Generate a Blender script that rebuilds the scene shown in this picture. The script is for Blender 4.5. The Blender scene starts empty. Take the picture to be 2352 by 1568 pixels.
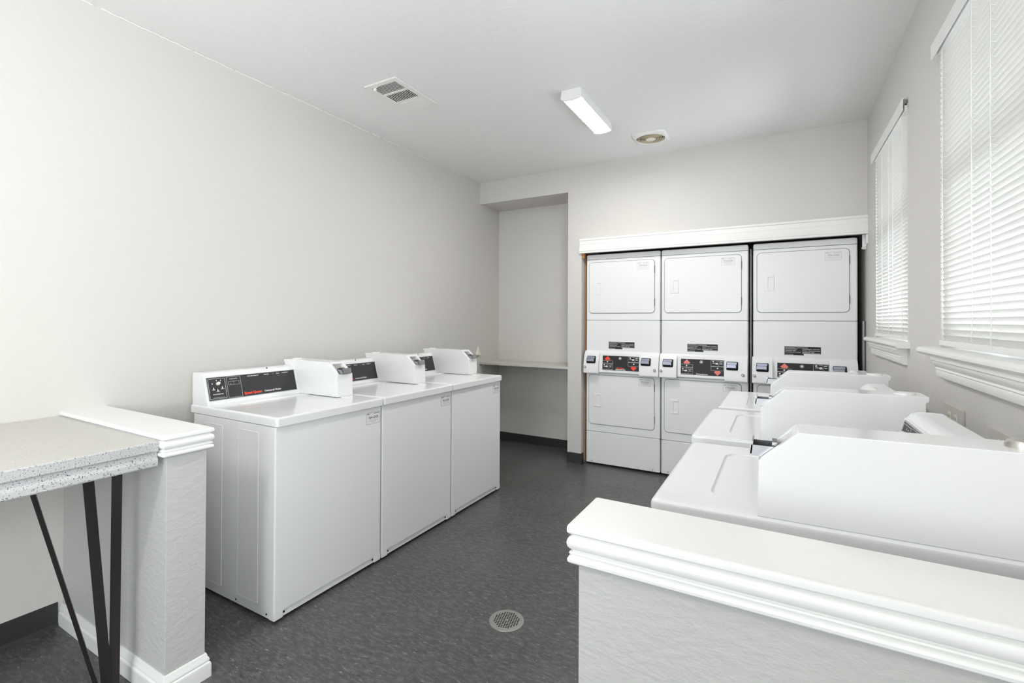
import bpy, bmesh, math, random
from mathutils import Matrix, Vector
R = math.radians
random.seed(7)
sc = bpy.context.scene
col = sc.collection

# ------------------------------------------------------------------ camera
CAM_H, F_PX = 1.3426, 1097.08
PITCH, YAW, ROLL = R(0.45), R(29.5812), R(0.2514)
fw = Vector((-math.sin(YAW)*math.cos(PITCH), math.cos(YAW)*math.cos(PITCH), math.sin(PITCH)))
rt = Vector((math.cos(YAW), math.sin(YAW), 0))
up = rt.cross(fw)
rt2 = rt*math.cos(ROLL) + up*math.sin(ROLL)
up2 = -rt*math.sin(ROLL) + up*math.cos(ROLL)
cd = bpy.data.cameras.new('camera')
cam = bpy.data.objects.new('camera', cd)
col.objects.link(cam)
cam.matrix_world = Matrix(((rt2.x, up2.x, -fw.x, 0), (rt2.y, up2.y, -fw.y, 0), (rt2.z, up2.z, -fw.z, CAM_H), (0, 0, 0, 1)))
cd.sensor_width = 36.0
cd.lens = F_PX/2352*36.0
cd.shift_x = 7.8/2352
cd.shift_y = -56.95/2352
cd.clip_start = 0.02
sc.camera = cam

# ------------------------------------------------------------------ world, exposure, lights
sc.view_settings.view_transform = 'Standard'
sc.view_settings.look = 'None'
sc.view_settings.exposure = 0.56
sc.view_settings.gamma = 1.0
sc.view_settings.use_curve_mapping = False
wd = bpy.data.worlds.new('daylight')
sc.world = wd
wd.use_nodes = True
bg = wd.node_tree.nodes['Background']
bg.inputs[0].default_value = (0.93, 0.97, 1.0, 1)
bg.inputs[1].default_value = 1.3
LAMP = 70.0          # strength of the ceiling diffusers


def area(name, loc, rot, sx, sy, watts, color=(1, 1, 1)):
    l = bpy.data.lights.new(name, 'AREA')
    l.shape = 'RECTANGLE'
    l.size, l.size_y, l.energy, l.color = sx, sy, watts, color
    o = bpy.data.objects.new(name, l)
    o.location, o.rotation_euler = loc, rot
    col.objects.link(o)
    return o


# daylight falling in from outside through the two windows
area('window_daylight', (2.5, 2.7, 0.75), (0, R(118), 0), 2.0, 2.6, 270, (0.96, 0.98, 1))
area('side_window_fill', (0.95, -0.6, 1.6), (0, R(90), 0), 1.3, 1.7, 54, (0.98, 0.99, 1))  # added fill, entering by an unseen window beside the camera
area('entrance_fill', (-1.1, -2.9, 1.3), (R(90), 0, 0), 2.2, 2.0, 45, (0.98, 0.99, 1))  # added fill, entering by an unseen entrance behind the camera
# added fill lamp behind the camera, bounced off the ceiling
area('bounce_fill', (-0.8, -0.3, 1.55), (R(180-25), 0, 0), 0.5, 0.5, 13, (1, 1, 1))

# ------------------------------------------------------------------ measures of the room
XL, XR, YB, ZC = -2.7561, 0.5455, 4.2326, 2.7915
YR = -2.3
NX1, NZ, NY = -1.7546, 2.5667, 4.629          # niche
CX2 = -1.6175                                 # right edge of the column


# ------------------------------------------------------------------ materials
def mat(name, color, rough=0.5, metal=0.0, spec=0.5, coat=0.0, bump=None, emit=None):
    m = bpy.data.materials.new(name)
    m.use_nodes = True
    nt = m.node_tree
    b = nt.nodes['Principled BSDF']
    b.inputs['Base Color'].default_value = (*color, 1)
    b.inputs['Roughness'].default_value = rough
    b.inputs['Metallic'].default_value = metal
    b.inputs['Specular IOR Level'].default_value = spec
    b.inputs['Coat Weight'].default_value = coat
    if emit:
        b.inputs['Emission Color'].default_value = (*emit[0], 1)
        b.inputs['Emission Strength'].default_value = emit[1]
    if bump:
        scale, strength, dist = bump[:3]
        tc = nt.nodes.new('ShaderNodeTexCoord')
        mp = nt.nodes.new('ShaderNodeMapping')
        if len(bump) > 3:
            mp.inputs['Rotation'].default_value = bump[3]
            mp.inputs['Scale'].default_value = bump[4]
        n = nt.nodes.new('ShaderNodeTexNoise')
        n.inputs['Scale'].default_value = scale
        n.inputs['Detail'].default_value = 4
        n.inputs['Roughness'].default_value = 0.55
        cr = nt.nodes.new('ShaderNodeValToRGB')
        cr.color_ramp.elements[0].position = 0.42
        cr.color_ramp.elements[1].position = 0.62
        bp = nt.nodes.new('ShaderNodeBump')
        bp.inputs['Strength'].default_value = strength
        bp.inputs['Distance'].default_value = dist
        nt.links.new(tc.outputs['Object'], mp.inputs['Vector'])
        nt.links.new(mp.outputs[0], n.inputs['Vector'])
        nt.links.new(n.outputs['Fac'], cr.inputs[0])
        nt.links.new(cr.outputs[0], bp.inputs['Height'])
        nt.links.new(bp.outputs[0], b.inputs['Normal'])
    return m


M_WALL = mat('wall_paint', (0.665, 0.645, 0.618), 0.6, bump=(26, 0.13, 0.004))
M_KNOCK = mat('textured_wall_paint', (0.55, 0.548, 0.535), 0.5, bump=(30, 0.2, 0.004, (0, R(35), R(20)), (1, 1, 1.9)))
M_CEIL = mat('ceiling_paint', (0.87, 0.87, 0.868), 0.7, bump=(30, 0.15, 0.003))
M_TRIM = mat('white_gloss_trim', (0.86, 0.86, 0.845), 0.3, bump=(14, 0.05, 0.003))
M_ENAMEL = mat('white_enamel', (0.83, 0.835, 0.84), 0.22, coat=0.3)
M_PANEL_W = mat('white_painted_steel', (0.84, 0.845, 0.85), 0.32)
M_SEAM = mat('dark_seam', (0.12, 0.12, 0.12), 0.7)
M_BLACK = mat('black_panel', (0.022, 0.022, 0.026), 0.45, spec=0.3)
M_CHAR = mat('charcoal_panel', (0.038, 0.038, 0.041), 0.45, spec=0.3)
M_INK = mat('white_ink', (0.85, 0.85, 0.85), 0.5)
M_GREYINK = mat('grey_ink', (0.42, 0.42, 0.43), 0.5)
M_DARKINK = mat('dark_ink', (0.05, 0.05, 0.055), 0.5)
M_RED = mat('red_ink', (0.9, 0.06, 0.02), 0.45)
M_SALMON = mat('faded_red_ink', (0.85, 0.22, 0.17), 0.45)
M_PAPER = mat('label_white', (0.82, 0.82, 0.82), 0.4)
M_KNOB = mat('cream_knob', (0.78, 0.76, 0.70), 0.35)
M_CHROME = mat('chrome', (0.40, 0.40, 0.42), 0.3, metal=1.0)
M_BLUECHROME = mat('bluish_chrome', (0.36, 0.38, 0.46), 0.22, metal=1.0)
M_SOFTINK = mat('soft_grey_ink', (0.25, 0.25, 0.25), 0.5)
M_NICKEL = mat('satin_nickel', (0.55, 0.53, 0.49), 0.35, metal=1.0)
M_STEEL = mat('blackened_steel', (0.035, 0.03, 0.03), 0.3, metal=0.5, bump=(9, 0.1, 0.003))
M_RUBBER = mat('black_vinyl_base', (0.03, 0.03, 0.032), 0.45)
M_RECESS = mat('dark_recess', (0.10, 0.09, 0.09), 0.9)  # near-black colour of the recess walls
M_WOOD = mat('raw_wood', (0.55, 0.25, 0.09), 0.7, bump=(20, 0.2, 0.003))
M_BEIGE = mat('beige_plastic', (0.62, 0.60, 0.55), 0.4)
M_CREAM = mat('cream_plastic', (0.80, 0.78, 0.70), 0.5)
M_TAN = mat('yellowed_plastic', (0.60, 0.52, 0.38), 0.5)
M_HOLE = mat('dark_hole', (0.012, 0.012, 0.012), 0.9)
M_CAULK = mat('caulk', (0.84, 0.84, 0.82), 0.5)
M_VINYL = mat('white_vinyl', (0.86, 0.86, 0.85), 0.4)
M_GREYMETAL = mat('grey_conduit', (0.30, 0.30, 0.32), 0.4, metal=0.8)
M_DRAIN = mat('drain_metal', (0.33, 0.325, 0.315), 0.45, metal=0.6)
M_DIFF = mat('lit_diffuser', (0.9, 0.9, 0.9), 0.5, emit=((1.0, 0.985, 0.96), LAMP))


def mat_floor():
    m = bpy.data.materials.new('vinyl_tile_floor')
    m.use_nodes = True
    nt = m.node_tree
    N, L = nt.nodes, nt.links
    b = N['Principled BSDF']
    tc = N.new('ShaderNodeTexCoord')

    def streak(rot, scale, sx, lo, hi):
        mp = N.new('ShaderNodeMapping')
        mp.inputs['Rotation'].default_value = (0, 0, rot)
        mp.inputs['Scale'].default_value = (sx, 1, 1)
        n = N.new('ShaderNodeTexNoise')
        n.inputs['Scale'].default_value = scale
        n.inputs['Detail'].default_value = 5
        n.inputs['Roughness'].default_value = 0.7
        r = N.new('ShaderNodeValToRGB')
        r.color_ramp.elements[0].position = lo
        r.color_ramp.elements[1].position = hi
        L.new(tc.outputs['Object'], mp.inputs['Vector'])
        L.new(mp.outputs[0], n.inputs['Vector'])
        L.new(n.outputs['Fac'], r.inputs[0])
        return r.outputs[0]

    def mix(a, bb, fac, mode='MIX'):
        x = N.new('ShaderNodeMix')
        x.data_type = 'RGBA'
        x.blend_type = mode
        for s, v in ((0, fac), (6, a), (7, bb)):
            if hasattr(v, 'node'):
                L.new(v, x.inputs[s])
            elif isinstance(v, tuple):
                x.inputs[s].default_value = (*v, 1)
            else:
                x.inputs[s].default_value = v
        return x.outputs[2]

    ck = N.new('ShaderNodeTexChecker')
    ck.inputs['Scale'].default_value = 1/0.3048
    L.new(tc.outputs['Object'], ck.inputs['Vector'])
    s1 = streak(R(28), 70, 0.3, 0.46, 0.70)
    s2 = streak(R(118), 70, 0.3, 0.46, 0.70)
    d1 = streak(R(35), 90, 0.3, 0.585, 0.64)
    d2 = streak(R(125), 90, 0.3, 0.585, 0.64)
    e1 = streak(R(20), 100, 0.28, 0.60, 0.68)
    e2 = streak(R(112), 100, 0.28, 0.60, 0.68)
    light = mix(s1, s2, ck.outputs['Fac'])
    dark = mix(d1, d2, ck.outputs['Fac'])
    c = mix((0.060, 0.059, 0.060), (0.165, 0.162, 0.16), light)
    c = mix(c, (0.36, 0.355, 0.35), mix(e1, e2, ck.outputs['Fac']))
    c = mix(c, (0.020, 0.020, 0.021), dark)
    big = streak(0, 2.2, 1, 0.3, 0.75)
    c = mix(c, (0.16, 0.158, 0.155), mix((0, 0, 0), (0.4, 0.4, 0.4), big))
    # pale specks
    v = N.new('ShaderNodeTexVoronoi')
    v.inputs['Scale'].default_value = 34
    L.new(tc.outputs['Object'], v.inputs['Vector'])
    vr = N.new('ShaderNodeValToRGB')
    vr.color_ramp.elements[0].position, vr.color_ramp.elements[0].color = 0.04, (1, 1, 1, 1)
    vr.color_ramp.elements[1].position, vr.color_ramp.elements[1].color = 0.07, (0, 0, 0, 1)
    L.new(v.outputs['Distance'], vr.inputs[0])
    sp = N.new('ShaderNodeTexNoise')
    sp.inputs['Scale'].default_value = 6
    L.new(tc.outputs['Object'], sp.inputs['Vector'])
    spr = N.new('ShaderNodeValToRGB')
    spr.color_ramp.elements[0].position = 0.6
    spr.color_ramp.elements[1].position = 0.64
    L.new(sp.outputs['Fac'], spr.inputs[0])
    c = mix(c, (0.5, 0.5, 0.48), mix(vr.outputs[0], spr.outputs[0], 1.0, 'MULTIPLY'))
    # tile joints
    br = N.new('ShaderNodeTexBrick')
    br.offset = 0
    br.inputs['Scale'].default_value = 1
    br.inputs['Brick Width'].default_value = 0.3048
    br.inputs['Row Height'].default_value = 0.3048
    br.inputs['Mortar Size'].default_value = 0.0009
    br.inputs['Mortar Smooth'].default_value = 0.2
    L.new(tc.outputs['Object'], br.inputs['Vector'])
    c = mix(c, (0.03, 0.03, 0.03), mix((0, 0, 0), (0.6, 0.6, 0.6), br.outputs['Fac']))
    L.new(c, b.inputs['Base Color'])
    b.inputs['Roughness'].default_value = 0.3
    b.inputs['Specular IOR Level'].default_value = 0.45
    bp = N.new('ShaderNodeBump')
    bp.inputs['Strength'].default_value = 0.12
    bp.inputs['Distance'].default_value = 0.002
    L.new(light, bp.inputs['Height'])
    L.new(bp.outputs[0], b.inputs['Normal'])
    return m


def mat_speckle(name, base, dark, scale, lo, hi, rough):
    m = bpy.data.materials.new(name)
    m.use_nodes = True
    nt = m.node_tree
    N, L = nt.nodes, nt.links
    b = N['Principled BSDF']
    tc = N.new('ShaderNodeTexCoord')
    n = N.new('ShaderNodeTexNoise')
    n.inputs['Scale'].default_value = scale
    n.inputs['Detail'].default_value = 3
    r = N.new('ShaderNodeValToRGB')
    e = r.color_ramp.elements
    e[0].position, e[0].color = lo, (*base, 1)
    e[1].position, e[1].color = hi, (*dark, 1)
    L.new(tc.outputs['Object'], n.inputs['Vector'])
    L.new(n.outputs['Fac'], r.inputs[0])
    L.new(r.outputs[0], b.inputs['Base Color'])
    b.inputs['Roughness'].default_value = rough
    return m


def mat_blind():
    m = bpy.data.materials.new('white_blind_slat')
    m.use_nodes = True
    nt = m.node_tree
    N, L = nt.nodes, nt.links
    b = N['Principled BSDF']
    b.inputs['Base Color'].default_value = (0.86, 0.855, 0.84, 1)
    b.inputs['Roughness'].default_value = 0.45
    t = N.new('ShaderNodeBsdfTranslucent')
    t.inputs[0].default_value = (0.86, 0.855, 0.83, 1)
    x = N.new('ShaderNodeMixShader')
    x.inputs[0].default_value = 0.16
    L.new(b.outputs[0], x.inputs[1])
    L.new(t.outputs[0], x.inputs[2])
    L.new(x.outputs[0], N['Material Output'].inputs[0])
    return m


def mat_glass():
    m = bpy.data.materials.new('window_glass')
    m.use_nodes = True
    nt = m.node_tree
    N, L = nt.nodes, nt.links
    t = N.new('ShaderNodeBsdfTransparent')
    t.inputs[0].default_value = (0.95, 0.97, 0.97, 1)
    g = N.new('ShaderNodeBsdfGlossy')
    g.inputs['Roughness'].default_value = 0.02
    fr = N.new('ShaderNodeFresnel')
    fr.inputs[0].default_value = 1.45
    x = N.new('ShaderNodeMixShader')
    L.new(fr.outputs[0], x.inputs[0])
    L.new(t.outputs[0], x.inputs[1])
    L.new(g.outputs[0], x.inputs[2])
    L.new(x.outputs[0], N['Material Output'].inputs[0])
    return m


M_FLOOR = mat_floor()
M_COUNTER = mat_speckle('cream_speckled_laminate', (0.57, 0.555, 0.51), (0.36, 0.34, 0.31), 170, 0.60, 0.72, 0.35)
M_FASCIA = mat_speckle('grey_speckled_laminate', (0.54, 0.54, 0.545), (0.09, 0.09, 0.10), 260, 0.575, 0.66, 0.4)
M_SHELF = mat_speckle('cream_shelf_laminate', (0.62, 0.60, 0.55), (0.42, 0.40, 0.36), 160, 0.6, 0.72, 0.4)
M_BLIND = mat_blind()
M_GLASS = mat_glass()


# ------------------------------------------------------------------ mesh collector
class MB:
    def __init__(s):
        s.v, s.f = [], []

    def add(s, verts, faces):
        n = len(s.v)
        s.v += [Vector(p) for p in verts]
        s.f += [tuple(i+n for i in f) for f in faces]
        return s

    def xf(s, m):
        s.v = [m @ p for p in s.v]
        return s

    def join(s, o, m=None):
        return s.add([(m @ p if m else p) for p in o.v], o.f)

    def box(s, x0, x1, y0, y1, z0, z1, b=0, seg=2):
        if b <= 0:
            return s.add([(x, y, z) for z in (z0, z1) for y in (y0, y1) for x in (x0, x1)],
                         [(0, 2, 3, 1), (4, 5, 7, 6), (0, 1, 5, 4), (2, 6, 7, 3), (0, 4, 6, 2), (1, 3, 7, 5)])
        bm = bmesh.new()
        bmesh.ops.create_cube(bm, size=1)
        for v in bm.verts:
            v.co = Vector(((x0+x1)/2+v.co.x*(x1-x0), (y0+y1)/2+v.co.y*(y1-y0), (z0+z1)/2+v.co.z*(z1-z0)))
        bmesh.ops.bevel(bm, geom=bm.edges[:], offset=b, segments=seg, profile=0.5, affect='EDGES')
        bm.verts.index_update()
        s.add([v.co.copy() for v in bm.verts], [tuple(v.index for v in f.verts) for f in bm.faces])
        bm.free()
        return s

    def loft(s, loops, cap0=True, cap1=True, closed=True):
        n = len(loops[0])
        verts = [p for lp in loops for p in lp]
        faces = []
        for i in range(len(loops)-1):
            for j in range(n if closed else n-1):
                k = (j+1) % n
                faces.append((i*n+j, i*n+k, (i+1)*n+k, (i+1)*n+j))
        if cap0:
            faces.append(tuple(reversed(range(n))))
        if cap1:
            faces.append(tuple(range((len(loops)-1)*n, len(loops)*n)))
        return s.add(verts, faces)

    def prism(s, poly, axis, a, b):
        """poly of 2D points in the two other axes (in xyz order), extruded along axis from a to b"""
        def P(p, t):
            return {'x': (t, p[0], p[1]), 'y': (p[0], t, p[1]), 'z': (p[0], p[1], t)}[axis]
        return s.loft([[P(p, a) for p in poly], [P(p, b) for p in poly]])

    def cyl(s, p0, p1, r0, r1=None, seg=20, caps=True):
        r1 = r0 if r1 is None else r1
        p0, p1 = Vector(p0), Vector(p1)
        q = (p1-p0).to_track_quat('Z', 'Y')
        def ring(c, r):
            return [c + q @ Vector((r*math.cos(2*math.pi*i/seg), r*math.sin(2*math.pi*i/seg), 0)) for i in range(seg)]
        return s.loft([ring(p0, r0), ring(p1, r1)], caps, caps)

    def lathe(s, prof, c=(0, 0, 0), seg=32, cap0=True, cap1=True):
        """profile of (r, z) revolved about Z through c"""
        return s.loft([[(c[0]+r*math.cos(2*math.pi*i/seg), c[1]+r*math.sin(2*math.pi*i/seg), c[2]+z) for i in range(seg)] for r, z in prof], cap0, cap1)

    def tube(s, pts, r, seg=8):
        pts = [Vector(p) for p in pts]
        loops = []
        for i, p in enumerate(pts):
            d = (pts[min(i+1, len(pts)-1)]-pts[max(i-1, 0)])
            q = d.to_track_quat('Z', 'Y')
            loops.append([p + q @ Vector((r*math.cos(2*math.pi*k/seg), r*math.sin(2*math.pi*k/seg), 0)) for k in range(seg)])
        return s.loft(loops)

    def quad(s, x0, x1, y0, y1, z):
        return s.add([(x0, y0, z), (x1, y0, z), (x1, y1, z), (x0, y1, z)], [(0, 1, 2, 3)])


def rrect(x0, x1, y0, y1, r, seg=4):
    r = max(min(r, (x1-x0)/2, (y1-y0)/2), 1e-5)
    out = []
    for cx, cy, a in ((x1-r, y1-r, 0), (x0+r, y1-r, 90), (x0+r, y0+r, 180), (x1-r, y0+r, 270)):
        for k in range(seg+1):
            t = R(a+90*k/seg)
            out.append((cx+r*math.cos(t), cy+r*math.sin(t)))
    return out


def frame2d(x0, x1, y0, y1, w, r, z, h, seg=4):
    """a flat border ring of width w standing from z to z+h"""
    m = MB()
    a, b = rrect(x0, x1, y0, y1, r, seg), rrect(x0+w, x1-w, y0+w, y1-w, max(r-w, 0.0005), seg)
    lp = [[(p[0], p[1], z) for p in a], [(p[0], p[1], z+h) for p in a], [(p[0], p[1], z+h) for p in b], [(p[0], p[1], z) for p in b]]
    return m.loft(lp, False, False)


def text(s, size, x, y, z=0.0, align='LEFT', h=0.0, sx=1.0, bold=0.0, space=1.0):
    cu = bpy.data.curves.new('tmp', 'FONT')
    cu.body = s
    cu.size = size
    cu.align_x = align
    cu.align_y = 'CENTER'
    cu.extrude = h
    cu.offset = bold
    cu.space_character = space
    cu.resolution_u = 2
    o = bpy.data.objects.new('tmp', cu)
    col.objects.link(o)
    dg = bpy.context.evaluated_depsgraph_get()
    me = bpy.data.meshes.new_from_object(o.evaluated_get(dg))
    m = MB()
    m.add([(x+v.co.x*sx, y+v.co.y, z+v.co.z) for v in me.vertices], [tuple(p.vertices) for p in me.polygons])
    bpy.data.objects.remove(o)
    bpy.data.curves.remove(cu)
    bpy.data.meshes.remove(me)
    return m


CACHE = {}


def mesh_of(name, mb, material, angle=32):
    me = bpy.data.meshes.new(name)
    me.from_pydata([tuple(v) for v in mb.v], [], mb.f)
    me.validate()
    bm = bmesh.new()
    bm.from_mesh(me)
    bmesh.ops.recalc_face_normals(bm, faces=bm.faces[:])
    bm.to_mesh(me)
    bm.free()
    for p in me.polygons:
        p.use_smooth = True
    me.set_sharp_from_angle(angle=R(angle))
    me.materials.append(material)
    return me


def obj(name, mb, material, parent=None, bev=0.0, key=None, label=None, angle=32, wn=True):
    """one mesh object; key shares the mesh between repeats"""
    if key is not None and key in CACHE:
        me = CACHE[key]
    else:
        me = mesh_of(name, mb() if callable(mb) else mb, material, angle)
        if key is not None:
            CACHE[key] = me
    o = bpy.data.objects.new(name, me)
    col.objects.link(o)
    if parent is not None:
        o.parent = parent
    if bev > 0:
        md = o.modifiers.new('edge', 'BEVEL')
        md.width = bev
        md.segments = 2
        md.limit_method = 'ANGLE'
        md.angle_limit = R(40)
        md.harden_normals = False
    if wn and len(me.vertices) < 4000:
        w_ = o.modifiers.new('normals', 'WEIGHTED_NORMAL')
        w_.keep_sharp = True
        w_.weight = 80
    if label:
        o['label'] = label
    return o


def tag(o, label, cat, group=None, kind=None):
    o['label'] = label
    o['category'] = cat
    if group:
        o['group'] = group
    if kind:
        o['kind'] = kind
    return o


def thing(name, label, cat, loc, rz=0.0, group=None):
    o = bpy.data.objects.new(name, None)
    o.empty_display_size = 0.1
    o.location = loc
    o.rotation_euler = (0, 0, rz)
    col.objects.link(o)
    return tag(o, label, cat, group)


def struct(name, mb, material, label=None, cat=None, parent=None, bev=0.0, angle=32):
    o = obj(name, mb, material, parent, bev, angle=angle)
    if parent is None:
        o['kind'] = 'structure'
        o['label'] = label
        o['category'] = cat
    return o


# ================================================================== THE SETTING
struct('floor', MB().box(XL-0.2, XR+0.3, YR-0.2, 5.3, -0.1, 0), M_FLOOR, 'dark grey streaked vinyl tile floor', 'floor')
struct('ceiling', MB().box(XL-0.2, XR+0.3, YR-0.2, 5.3, ZC, ZC+0.1), M_CEIL, 'pale grey painted ceiling', 'ceiling')
struct('wall_left', MB().box(XL-0.2, XL, YR-0.2, 5.3, 0, ZC), M_WALL, 'long pale greige wall behind the left washers', 'wall')

# back wall: header over the niche, column, header over the dryers, niche back, dryer recess
wb = MB()
wb.box(XL, NX1, YB, NY+0.1, NZ, ZC)
wb.box(XL, NX1, NY, NY+0.1, 0, NZ)
wb.box(NX1, CX2, YB, NY+0.1, 0, ZC)
wb.box(CX2, XR, YB, YB+0.12, 1.985, ZC)
struct('wall_back', wb, M_WALL, 'far wall with a tall niche and the dryer recess', 'wall')
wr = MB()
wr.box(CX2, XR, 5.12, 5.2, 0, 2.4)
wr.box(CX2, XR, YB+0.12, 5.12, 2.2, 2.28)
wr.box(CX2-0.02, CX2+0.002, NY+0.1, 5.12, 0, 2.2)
struct('wall_recess', wr, M_RECESS, 'dark recess behind the stacked dryers', 'wall')

# right wall with two window openings
W1 = (1.42, 2.447, 1.245, 2.425)     # y0 y1 z0 z1 near window
W2 = (2.995, 3.885, 1.245, 2.425)    # far window
W3 = (-1.5, 0.3, 0.95, 2.30)           # unseen unblinded window beside the viewer, added for fill light
REV = 0.19
wt = MB()
x0, x1 = XR, XR+REV
WB = W1[2]-0.031
wt.box(x0, x1, W3[1], 5.3, 0, WB)
wt.box(x0, x1, W3[1], 5.3, W1[3], ZC)
wt.box(x0, x1, W3[1], W1[0], WB, W1[3])
wt.box(x0, x1, YR-0.2, W3[0], 0, ZC)
wt.box(x0, x1, W3[0], W3[1], 0, W3[2])
wt.box(x0, x1, W3[0], W3[1], W3[3], ZC)
wt.box(x0, x1, W1[1], W2[0], WB, W1[3])
wt.box(x0, x1, W2[1], 5.3, WB, W1[3])
struct('wall_right', wt, M_WALL, 'pale greige wall with two blind-covered windows', 'wall')

# rear wall behind the camera with a wide glazed entrance, added to let in fill light
wq = MB()
wq.box(XL-0.2, -2.2, YR-0.2, YR, 0, ZC)
wq.box(0.0, XR+0.3, YR-0.2, YR, 0, ZC)
wq.box(-2.2, 0.0, YR-0.2, YR, 2.3, ZC)
struct('wall_rear', wq, M_WALL, 'wall behind the viewer with the added glazed entrance', 'wall')
d = MB()
for a, b in ((-2.2, -2.12), (-1.14, -1.06), (-0.08, 0.0)):
    d.box(a, b, YR-0.14, YR-0.06, 0, 2.3)
d.box(-2.2, 0, YR-0.14, YR-0.06, 2.22, 2.3)
d.box(-2.2, 0, YR-0.14, YR-0.06, 0, 0.1)
o = struct('door_1', d, M_GREYMETAL, 'unseen glazed double entrance door behind the viewer, added for fill light', 'door')
struct('pane', MB().box(-2.12, -0.08, YR-0.105, YR-0.1, 0.1, 2.22), M_GLASS, parent=o)


def window(n, W, label):
    y0, y1, z0, z1 = W
    f = MB()
    xa, xb = XR+REV-0.05, XR+REV
    fw_ = 0.045
    f.box(xa, xb, y0, y0+fw_, z0, z1)
    f.box(xa, xb, y1-fw_, y1, z0, z1)
    f.box(xa, xb, y0+fw_, y1-fw_, z0, z0+fw_)
    f.box(xa, xb, y0+fw_, y1-fw_, z1-fw_, z1)
    zm = (z0+z1)/2
    f.box(xa, xb, y0+fw_, y1-fw_, zm-0.02, zm+0.02)
    o = struct('window_%d' % n, f, M_VINYL, label, 'window', bev=0.003)
    struct('pane', MB().box(xa+0.02, xa+0.026, y0+fw_, y1-fw_, z0+fw_, z1-fw_), M_GLASS, parent=o)
    return o


win1 = window(1, W1, 'near window of the right wall, cut by the photo edge')
win2 = window(2, W2, 'far window of the right wall, beside the dryers')
window(3, W3, 'unseen bare window of the right wall beside the viewer, added for fill light')


def sill(win, y0, y1, ya0, ya1, yw0, yw1):
    """stool with rounded nose and horns, moulded apron below"""
    zt = 1.245
    s = MB()
    prof = [(XR+REV-0.001, zt-0.03), (XR+REV-0.001, zt), (XR-0.045, zt), (XR-0.053, zt-0.004), (XR-0.058, zt-0.011), (XR-0.058, zt-0.019), (XR-0.053, zt-0.026), (XR-0.045, zt-0.03)]
    s.prism([(p[0], p[1]) for p in prof], 'y', yw0+0.001, yw1-0.001)
    horn = [p for p in prof if p[0] < XR] 
    horn = [(XR, zt-0.03), (XR, zt)] + horn
    s.prism(horn, 'y', y0, yw0+0.001)
    s.prism(horn, 'y', yw1-0.001, y1)
    obj('sill', s, M_TRIM, win, label='white wooden stool of the window sill')
    a = MB()
    z = zt-0.03
    ap = [(XR, z), (XR-0.042, z), (XR-0.042, z-0.014), (XR-0.036, z-0.018), (XR-0.036, z-0.026), (XR-0.03, z-0.036), (XR-0.026, z-0.042),
          (XR-0.028, z-0.048), (XR-0.024, z-0.052), (XR-0.026, z-0.060), (XR-0.022, z-0.078), (XR-0.014, z-0.083), (XR, z-0.083)]
    a.prism(ap, 'y', ya0, ya1)
    obj('apron', a, M_TRIM, win, label='white moulded apron under the sill')


sill(win1, 1.33, 2.535, 1.42, 2.40, W1[0], W1[1])
sill(win2, 2.955, 3.965, 3.01, 3.90, W2[0], W2[1])

# half walls with moulded caps
CAP = [(0.012, 0.9350), (0.0175, 0.9325), (0.019, 0.928), (0.019, 0.920), (0.0165, 0.9165), (0.011, 0.9145), (0.0105, 0.9115), (0.0155, 0.909), (0.0185, 0.904),
       (0.0195, 0.898), (0.018, 0.891), (0.0145, 0.886), (0.010, 0.8835), (0.010, 0.8815), (0.014, 0.8805), (0.0155, 0.878), (0.0145, 0.8755), (0.0115, 0.8745),
       (0.0115, 0.8725), (0.0160, 0.8705), (0.0185, 0.866), (0.018, 0.861), (0.0145, 0.857), (0.008, 0.855), (0.0, 0.855)]
BASE = [(0.0, 0.088), (0.004, 0.087), (0.0065, 0.082), (0.0075, 0.075), (0.0115, 0.069), (0.0125, 0.062), (0.009, 0.057), (0.0145, 0.053), (0.0165, 0.047), (0.0165, 0.0)]


def mould(prof, x0, x1, y0, y1, ox0, ox1, rad=0.003):
    m = MB()
    return m.loft([[(p[0], p[1], z) for p in rrect(x0-o_*ox0, x1+o_*ox1, y0-o_, y1+o_, rad, 2)] for o_, z in prof])


PX1, PY0, PY1 = -1.879, 0.874, 1.009
struct('wall_half_left', MB().box(XL, PX1, PY0, PY1, 0, 0.90, b=0.002), M_KNOCK, 'textured half wall between the folding counter and the left washers', 'half wall')
struct('trim_1', mould(CAP, XL, PX1, PY0, PY1, 0, 1), M_TRIM, 'white moulded cap on the left half wall', 'cap trim')
struct('trim_2', mould(BASE, XL, PX1, PY0, PY1, 0, 1), M_TRIM, 'white moulded base around the foot of the left half wall', 'base trim')
HX0, HY0, HY1 = -0.353, 0.912, 1.052
struct('wall_half_right', MB().box(HX0, XR, HY0, HY1, 0, 0.90, b=0.002), M_KNOCK, 'textured half wall in the right foreground', 'half wall')
struct('trim_3', mould(CAP, HX0, XR, HY0, HY1, 1, 0), M_TRIM, 'white moulded cap on the right foreground half wall', 'cap trim')
struct('trim_4', mould(BASE, HX0, XR, HY0, HY1, 1, 0), M_TRIM, 'white moulded base of the right half wall', 'base trim')

# header trim over the dryers
zt = 2.104
hp = [(YB, zt), (YB-0.034, zt), (YB-0.034, zt-0.016), (YB-0.029, zt-0.02), (YB-0.027, zt-0.05), (YB-0.024, zt-0.056), (YB-0.026, zt-0.062), (YB-0.027, zt-0.095),
      (YB-0.031, zt-0.099), (YB-0.031, zt-0.113), (YB-0.028, zt-0.117), (YB-0.028, zt-0.132), (YB, zt-0.132)]
struct('trim_5', MB().prism(hp, 'x', CX2-0.012, XR), M_TRIM, 'white moulded header trim over the dryer row', 'header trim')
struct('trim_6', MB().box(CX2, CX2+0.005, YB+0.10, YB+0.2, 0.02, 1.985).box(CX2, CX2+0.020, YB+0.01, YB+0.05, 1.930, 1.975), M_WOOD, 'raw orange wood edge left of the dryer row', 'wood trim')

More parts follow.
